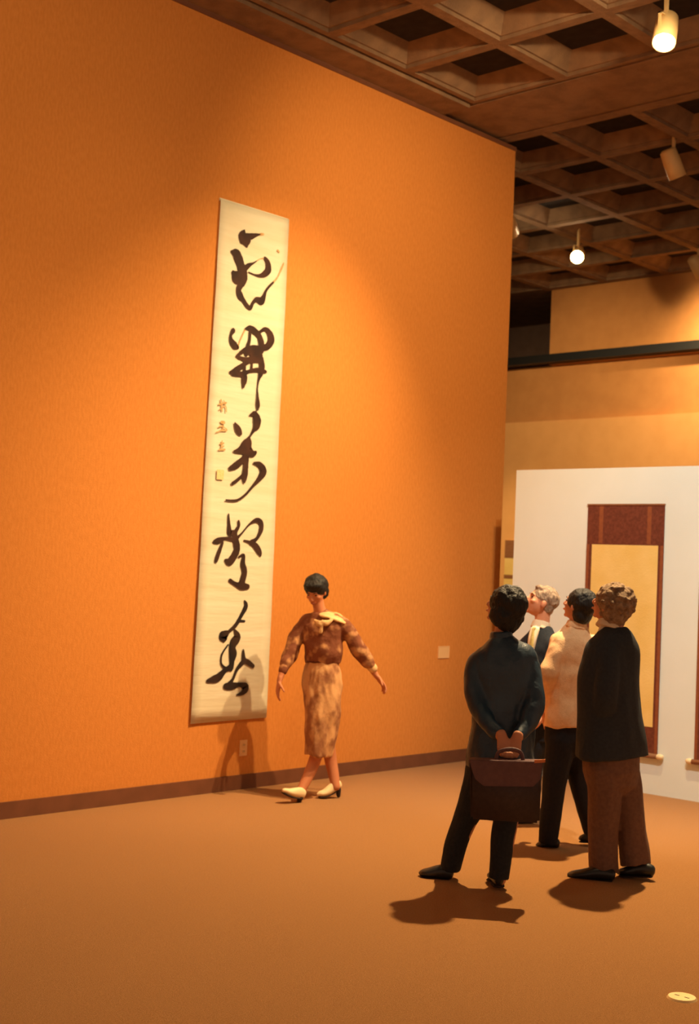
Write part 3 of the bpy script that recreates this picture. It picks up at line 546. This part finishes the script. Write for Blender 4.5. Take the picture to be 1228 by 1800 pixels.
c, s_, f_, t_, k_ = fr; ax = (s_, f_, t_)
bm = bmesh.new(); ball(bm, c - f_ * .020 + t_ * .030, (.104, .112, .098), ax, 3); ball(bm, c - f_ * .050 - t_ * .035, (.094, .068, .078), ax, 3)
for i in range(46):
    q = Vector((random.uniform(-1, 1), random.uniform(-1, .35), random.uniform(-.5, 1))).normalized()
    ball(bm, c - f_ * .022 + t_ * .022 + (s_ * q.x * .098 + f_ * q.y * .104 + t_ * q.z * .098), (.022, .022, .020), ax, 1)
fuse('curly_hair', bm, MT['haircurly'], D, .006, 2, .008, 40)
bm = bmesh.new()
loft(bm, [((-0.038,-0.000,0.675), .235, .175), ((-0.044,-0.000,0.766), .225, .168), ((-0.061,-0.000,0.923), .205, .160), ((-0.072,-0.000,1.065), .200, .155), ((-0.064,0.000,1.192), .195, .140), ((-0.051,-0.000,1.288), .180, .120), ((-0.047,-0.000,1.352), .120, .092), ((-0.046,-0.000,1.397), .066, .064)], ref=sh, seg=28, caps=(0, 0))
loft(bm, [((-0.054,-0.060,1.301), .050, .050), ((-0.077,-0.120,1.246), .064, .064), ((-0.078,-0.165,1.109), .066, .066), ((-0.085,-0.165,0.969), .062, .060), ((-0.139,-0.080,0.882), .052, .050), ((-0.171,-0.000,0.846), .046, .044)]); loft(bm, [((-0.024,0.080,1.296), .050, .050), ((-0.003,0.120,1.230), .062, .062), ((0.002,0.180,1.088), .064, .064), ((-0.032,0.170,0.941), .058, .056), ((-0.112,0.150,0.860), .048, .046)])
fuse('wool_jacket', bm, MT['blackcloth'], D, .008, 3, .013, 7, (1, 1, .5))
bm = bmesh.new(); loft(bm, [((-0.071,-0.000,1.424), .062, .062), ((-0.082,-0.010,1.382), .078, .076)], n=4, ref=sh, caps=(0, 0)); loft(bm, [((-0.114,-0.030,1.385), .020, .016), ((-0.137,-0.020,1.320), .018, .014)], n=3, ref=sh); fuse('shirt_collar', bm, MT['shirt'], D, .006, 2)
bm = bmesh.new()
loft(bm, [((-0.038,-0.000,0.593), .170, .150), ((-0.043,-0.000,0.735), .165, .150)], ref=sh, seg=20)
loft(bm, [((-0.075,-0.060,0.615), .105, .110), ((-0.072,-0.050,0.426), .092, .096), ((-0.069,-0.020,0.233), .084, .086), ((-0.060,-0.000,0.032), .080, .080)], caps=(1, 0)); loft(bm, [((0.017,0.080,0.602), .100, .110), ((0.055,0.080,0.414), .088, .094), ((0.085,0.080,0.242), .084, .088), ((0.112,0.070,0.073), .082, .082)], caps=(1, 0))
fuse('trousers', bm, MT['browncloth'], D, .008, 3, .010, 9, (1, 1, .4))
shoe('shoe', D, (-0.012,-0.060,-0.006), (-0.254,-0.030,-0.013), MT['shoeblack'], ww=1.15); shoe('shoe', D, (0.203,0.030,0.018), (0.018,0.080,-0.000), MT['shoeblack'], ww=1.15)

# figure
ROOT = (0.5681, 6.9003); TURN = 0.76769
E_ = person('woman in patterned blouse and skirt walking past the tall calligraphy scroll')
sh = (.93, -.36, 0)
bm = bmesh.new()
loft(bm, [((0.026,-0.000,0.826), .14, .10), ((0.019,-0.000,0.989), .105, .08), ((0.008,-0.000,1.153), .125, .09), ((-0.001,-0.000,1.268), .13, .08), ((-0.015,-0.000,1.317), .07, .055), ((-0.025,-0.010,1.358), .044, .046), ((-0.045,-0.020,1.431), .045, .050)], ref=sh)
fr = head(bm, (-0.055,-0.030,1.485), (-.34, -.82, -.48), .93, True)
for s in ([(-0.126,0.030,1.286), (-0.186,0.040,1.152), (-0.225,-0.000,1.029), (-0.264,-0.060,0.917), (-0.288,-0.090,0.837)], [(0.146,-0.040,1.284), (0.217,-0.020,1.171), (0.284,-0.000,1.062), (0.368,0.020,0.945), (0.412,0.030,0.884)]):
    loft(bm, [(p, r, r) for p, r in zip(s, (.028, .032, .030, .026, .021))])
hand(bm, (-0.288,-0.090,0.837), (-.12, -.1, -.98), (1, .3, 0), .35, 1, .92)
hand(bm, (0.412,0.030,0.884), (.62, -.05, -.75), (-.6, -.3, -.6), .55, -1, .92)
for s in ([(-0.007,-0.030,0.827), (0.021,-0.050,0.464), (-0.004,-0.070,0.303), (-0.055,-0.120,0.167), (-0.106,-0.180,0.063)], [(0.063,0.020,0.825), (0.079,0.020,0.457), (0.099,0.050,0.290), (0.129,0.030,0.163), (0.148,-0.000,0.083)]):
    loft(bm, [(p, r, r) for p, r in zip(s, (.075, .046, .046, .040, .032))])
fuse('body', bm, MT['stocking'], E_, .006)
face(fr, E_)
c, s_, f_, t_, k_ = fr; ax = (s_, f_, t_)
bm = bmesh.new(); ball(bm, c - f_ * .020 + t_ * .035, (.088, .096, .086), ax, 3); ball(bm, c - f_ * .040 - t_ * .02, (.082, .062, .072), ax, 3); ball(bm, c + f_ * .038 + t_ * .066, (.070, .048, .036), ax, 3)
fuse('hair', bm, MT['hairblack'], E_, .006, 3, .006, 26)
bm = bmesh.new()
loft(bm, [((0.020,-0.000,0.965), .130, .100), ((0.018,-0.000,1.030), .142, .112), ((0.012,-0.000,1.153), .150, .112), ((0.004,-0.000,1.252), .152, .100), ((-0.011,0.000,1.305), .105, .076), ((-0.025,-0.005,1.345), .054, .054)], ref=sh, seg=22, caps=(0, 0))
loft(bm, [((-0.084,0.020,1.284), .040, .040), ((-0.128,0.035,1.249), .052, .052), ((-0.178,0.040,1.152), .056, .056), ((-0.217,-0.000,1.029), .058, .056), ((-0.250,-0.040,0.957), .046, .044), ((-0.260,-0.060,0.925), .030, .030)]); loft(bm, [((0.106,-0.030,1.282), .042, .042), ((0.152,-0.035,1.247), .054, .054), ((0.218,-0.020,1.163), .058, .056), ((0.288,-0.000,1.058), .060, .056), ((0.350,0.020,0.981), .048, .046), ((0.372,0.020,0.953), .030, .030)])
fuse('blouse', bm, MT['blouse'], E_, .007, 3, .010, 11)
bm = bmesh.new(); loft(bm, [((0.363,0.020,0.961), .035, .035), ((0.381,0.020,0.941), .035, .035)], n=2, seg=14); link('cuff', bm, MT['bow'], E_, True)
bm = bmesh.new(); loft(bm, [((-0.260,-0.060,0.929), .033, .033), ((-0.267,-0.065,0.905), .033, .033)], n=2, seg=14); link('cuff', bm, MT['blouse'], E_, True)
bm = bmesh.new()
loft(bm, [((-0.015,-0.085,1.312), .024, .012), ((0.038,-0.070,1.317), .060, .016), ((0.105,-0.045,1.303), .075, .017), ((0.163,-0.040,1.276), .060, .014)], ref=(0, .9, .3)); loft(bm, [((-0.054,-0.110,1.279), .010, .010), ((-0.024,-0.140,1.257), .026, .012), ((0.004,-0.140,1.266), .010, .010)], ref=(0, 0, 1)); loft(bm, [((-0.001,-0.140,1.274), .008, .010), ((0.032,-0.135,1.263), .020, .012), ((0.064,-0.120,1.280), .012, .010)], ref=(0, 0, 1)); ball(bm, (-0.001,-0.140,1.270), (.013, .012, .015)); loft(bm, [((-0.000,-0.140,1.262), .010, .008), ((-0.009,-0.135,1.192), .016, .008)])
fuse('neck_bow', bm, MT['bow'], E_, .006, 3, .006, 20)
bm = bmesh.new(); loft(bm, [((0.014,-0.000,1.010), .128, .098), ((0.016,-0.000,0.977), .130, .100)], ref=sh, n=2, seg=28, caps=(0, 0)); link('belt', bm, MT['belt'], E_, True)
bm = bmesh.new()
loft(bm, [((0.015,-0.000,0.989), .122, .095), ((0.015,-0.000,0.907), .142, .115), ((0.020,-0.010,0.777), .152, .125), ((0.031,-0.030,0.624), .132, .135), ((0.029,-0.040,0.483), .112, .135), ((0.016,-0.040,0.312), .098, .138)], ref=sh, seg=24, caps=(0, 0))
fuse('skirt', bm, MT['skirt'], E_, .007, 3, .014, 10, (1.6, 1.6, .5))
shoe('shoe', E_, (-0.106,-0.220,-0.006), (-0.231,-0.300,0.075), MT['shoewhite'], heelh=.03, ww=.85); shoe('shoe', E_, (0.180,0.020,0.012), (0.020,-0.030,0.006), MT['shoewhite'], heelh=.05, ww=.85)
